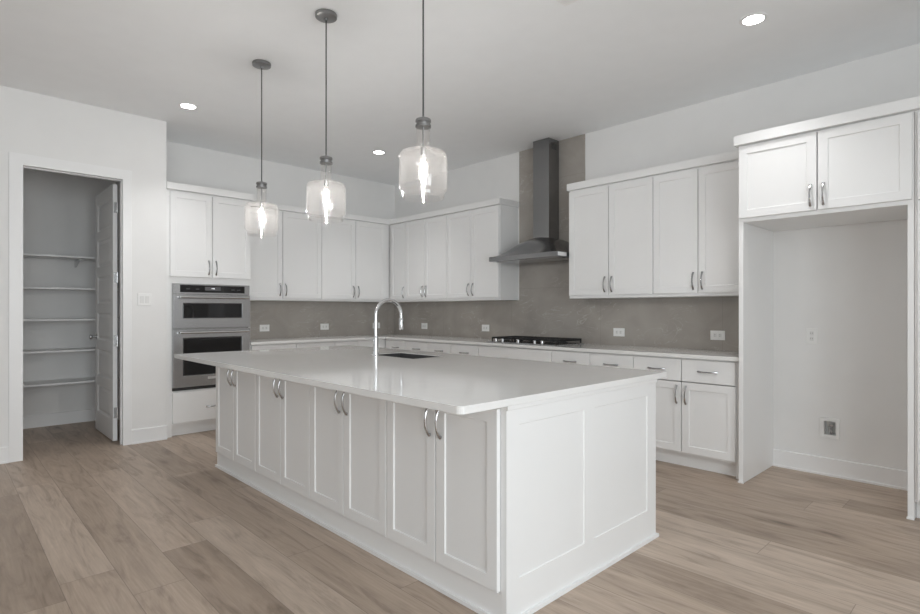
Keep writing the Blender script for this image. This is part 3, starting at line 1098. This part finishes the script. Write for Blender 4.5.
# ================================================================== PENDANTS
PYL = -3.17
pl = ['glass jug pendant lamp farthest from the viewer near the oven wall', 'middle one of the three glass jug pendant lamps',
      'glass jug pendant lamp nearest the viewer']
for x, d in zip((2.547, 3.482, 4.424), pl):
    t = thing('pendant_lamp', (x, PYL, CE), d, 'pendant lamp', 'clear glass pendants in a row over the island')
    c = (x, PYL, 0)
    MB().lathe([(0.066, CE - .0005), (0.068, CE - .006), (0.066, CE - .022), (0.055, CE - .026), (0.012, CE - .027), (0.010, CE - .040), (0.0, CE - .040)], c, 32).build('canopy', 'pewter', t, smooth=True)
    MB().tube([(x, PYL, 2.225), (x, PYL, CE - .039)], 0.0042, 8).build('cord', 'cord', t, smooth=True)
    MB().lathe([(0.0, 2.236), (0.006, 2.235), (0.009, 2.223), (0.036, 2.221), (0.0395, 2.216), (0.0395, 2.207), (0.034, 2.203), (0.034, 2.194), (0.0395, 2.191), (0.0395, 2.181), (0.0, 2.181)], c, 32).build('cap', 'pewter', t, smooth=True)
    st = MB().tube([(x, PYL, 2.180), (x, PYL, 2.070)], 0.0048, 8)
    st.lathe([(0.0, 2.082), (0.013, 2.080), (0.014, 2.046), (0.012, 2.041), (0.0, 2.041)], c, 16)
    st.build('socket', 'pewter', t, smooth=True)
    bb = MB().lathe([(0.0, 2.0405), (0.011, 2.039), (0.013, 2.026), (0.021, 1.992), (0.0235, 1.962), (0.021, 1.930), (0.012, 1.903), (0.0, 1.896)], c, 24).build('bulb', 'bulbglass', t, smooth=True)
    MB().lathe([(0.0, 2.020), (0.005, 2.014), (0.0075, 1.990), (0.0075, 1.945), (0.005, 1.921), (0.0, 1.915)], c, 14).build('filament', 'bulb', bb, smooth=True)
    prof = [(0.0350, 2.1805), (0.0350, 2.085), (0.039, 2.070), (0.052, 2.064), (0.095, 2.060), (0.112, 2.053), (0.1205, 2.036), (0.122, 2.015), (0.122, 1.880), (0.1195, 1.864),
            (0.110, 1.856), (0.1065, 1.846), (0.1065, 1.832), (0.102, 1.824)]
    inner = [(max(r - .003, .001), h - (.003 if 0.04 < r < .115 and h > 2.03 else 0)) for (r, h) in reversed(prof)]
    MB().lathe(prof + inner, c, 48, closed=True).build('shade', 'glass', t, smooth=True)

# ================================================================== CEILING FITTINGS
rl = [(1.254, -3.280, 'lit recessed ceiling light nearest the pantry'), (1.262, -1.184, 'lit recessed ceiling light near the corner of the cabinets'),
      (5.312, -1.175, 'lit recessed ceiling light in front of the refrigerator recess')]
for (x, y, d) in rl:
    t = thing('recessed_light', (x, y, CE), d, 'ceiling light', 'recessed ceiling lights')
    MB().lathe([(0.082, CE - .0005), (0.082, CE - .004), (0.062, CE - .006), (0.060, CE - .0005)], (x, y, 0), 32, closed=True).build('trim_ring', 'trim', t, smooth=True)
    MB().lathe([(0.0, CE - .003), (0.0598, CE - .003), (0.0598, CE - .0006), (0.0, CE - .0006)], (x, y, 0), 32).build('lens', 'lamp', t)
    l = bpy.data.lights.new('downlight', 'SPOT')
    l.energy = LE['E']
    l.spot_size = radians(100)
    l.spot_blend = 0.9
    l.shadow_soft_size = 0.05
    l.color = (1, 1, 1)
    lo = bpy.data.objects.new('downlight', l)
    COL.objects.link(lo)
    lo.parent = t
    lo.location = (0, 0, -0.02)
t = thing('ceiling_vent', (4.72, -2.245, CE), 'white ceiling air register cut by the top edge of the photo', 'vent')
mb = MB()
mb.box(4.572, 4.872, -2.325, -2.165, CE - .004, CE - .0005)
mb.build('frame', 'trim', t)
mb = MB()
for i in range(9):
    y = -2.312 + i * .0155
    mb.box(4.592, 4.852, y, y + .010, CE - .009, CE - .0042)
mb.build('louvres', 'trim', t)


# ================================================================== OUTLETS AND SWITCHES
def outlet(F, u, v, horiz, label, group):
    w, h = (0.122, 0.082) if horiz else (0.076, 0.122)
    t = thing('wall_outlet', Vector(F(u, v, 0)), label, 'outlet', group)
    MB(F).slab(u - w / 2, u + w / 2, v - h / 2, v + h / 2, 0.0004, 0.006, .002).build('plate', 'plate', t)
    for s in (-1, 1):
        du, dv = (s * .021, 0) if horiz else (0, s * .021)
        a, b = (.0135, .0165)
        so = MB(F).slab(u + du - a, u + du + a, v + dv - b, v + dv + b, 0.0064, 0.0012, .0005).build('socket', 'plate2', t)
        sl = MB(F)
        if horiz:
            sl.box(u + du - .006, u + du + .003, v - .0075, v - .0055, .0076, .0080).box(u + du - .006, u + du + .003, v + .0055, v + .0075, .0076, .0080)
        else:
            sl.box(u - .0075, u - .0055, v + dv - .003, v + dv + .006, .0076, .0080).box(u + .0055, u + .0075, v + dv - .003, v + dv + .006, .0076, .0080)
        sl.build('slots', 'dark', so)


Fs = face_y(-0.010)
GOu = 'white outlets in the tile backsplash'
for u, d in ((0.689, 'white outlet in the range wall tile nearest the corner'), (1.860, 'white outlet in the tile left of the cooktop'),
             (3.687, 'white outlet in the tile just right of the cooktop'), (4.638, 'white outlet in the tile beside the refrigerator panel')):
    outlet(Fs, u + .012, 1.045, True, d, GOu)
Fs2 = face_x(0.010)
for u, d in ((-2.005, 'white outlet in the oven wall tile nearest the ovens'), (-1.175, 'white outlet midway along the oven wall tile'),
             (-0.335, 'white outlet in the oven wall tile by the corner, behind the faucet')):
    outlet(Fs2, u, 1.045, True, d, GOu)
outlet(face_y(0), 5.355, 1.063, False, 'white upright outlet on the painted wall inside the refrigerator recess', None)
t = thing('light_switch', (PX, -3.489, 1.367), 'white double rocker light switch on the wall right of the pantry door', 'switch')
MB(Fp).slab(-3.549, -3.429, 1.309, 1.425, 0.0004, 0.006, .002).build('plate', 'plate', t)
for u in (-3.512, -3.466):
    MB(Fp).slab(u - .0165, u + .0165, 1.334, 1.400, 0.0064, 0.003, .001).build('rocker', 'plate2', t)

# water supply box in the recess
t = thing('water_supply_box', (5.474, 0, 0.36), 'white recessed water supply box low on the refrigerator recess wall', 'water box')
Fw = face_y(0)
fr = MB(Fw)
a0, a1, b0, b1 = HX0 - .025, HX1 + .022, HZ0 - .023, HZ1 + .023
for (p, q_, r, s) in ((a0, HX0, b0, b1), (HX1, a1, b0, b1), (HX0, HX1, b0, HZ0), (HX0, HX1, HZ1, b1)):
    fr.box(p, q_, r, s, 0.0004, 0.010)
fr.build('frame', 'plate', t, bevel=.001)
bx = MB(Fw)
bx.box(HX0 + .0005, HX0 + .003, HZ0 + .0005, HZ1 - .0005, -.060, 0.0003).box(HX1 - .003, HX1 - .0005, HZ0 + .0005, HZ1 - .0005, -.060, 0.0003)
bx.box(HX0 + .003, HX1 - .003, HZ0 + .0005, HZ0 + .003, -.060, 0.0003).box(HX0 + .003, HX1 - .003, HZ1 - .003, HZ1 - .0005, -.060, 0.0003)
bx.box(HX0 + .003, HX1 - .003, HZ0 + .003, HZ1 - .003, -.060, -.057)
bx.build('box', 'plate2', t)
vv = MB(Fw)
vv.tube([(5.474, HZ0 + .003, -.03), (5.474, HZ0 + .062, -.03)], .008, 12)
vv.tube([(5.474, HZ0 + .045, -.03), (5.474, HZ0 + .045, -.008)], .006, 10)
vv.box(5.460, 5.488, HZ0 + .062, HZ0 + .075, -.036, -.024)
vv.build('valve', 'nickel', t, smooth=True)
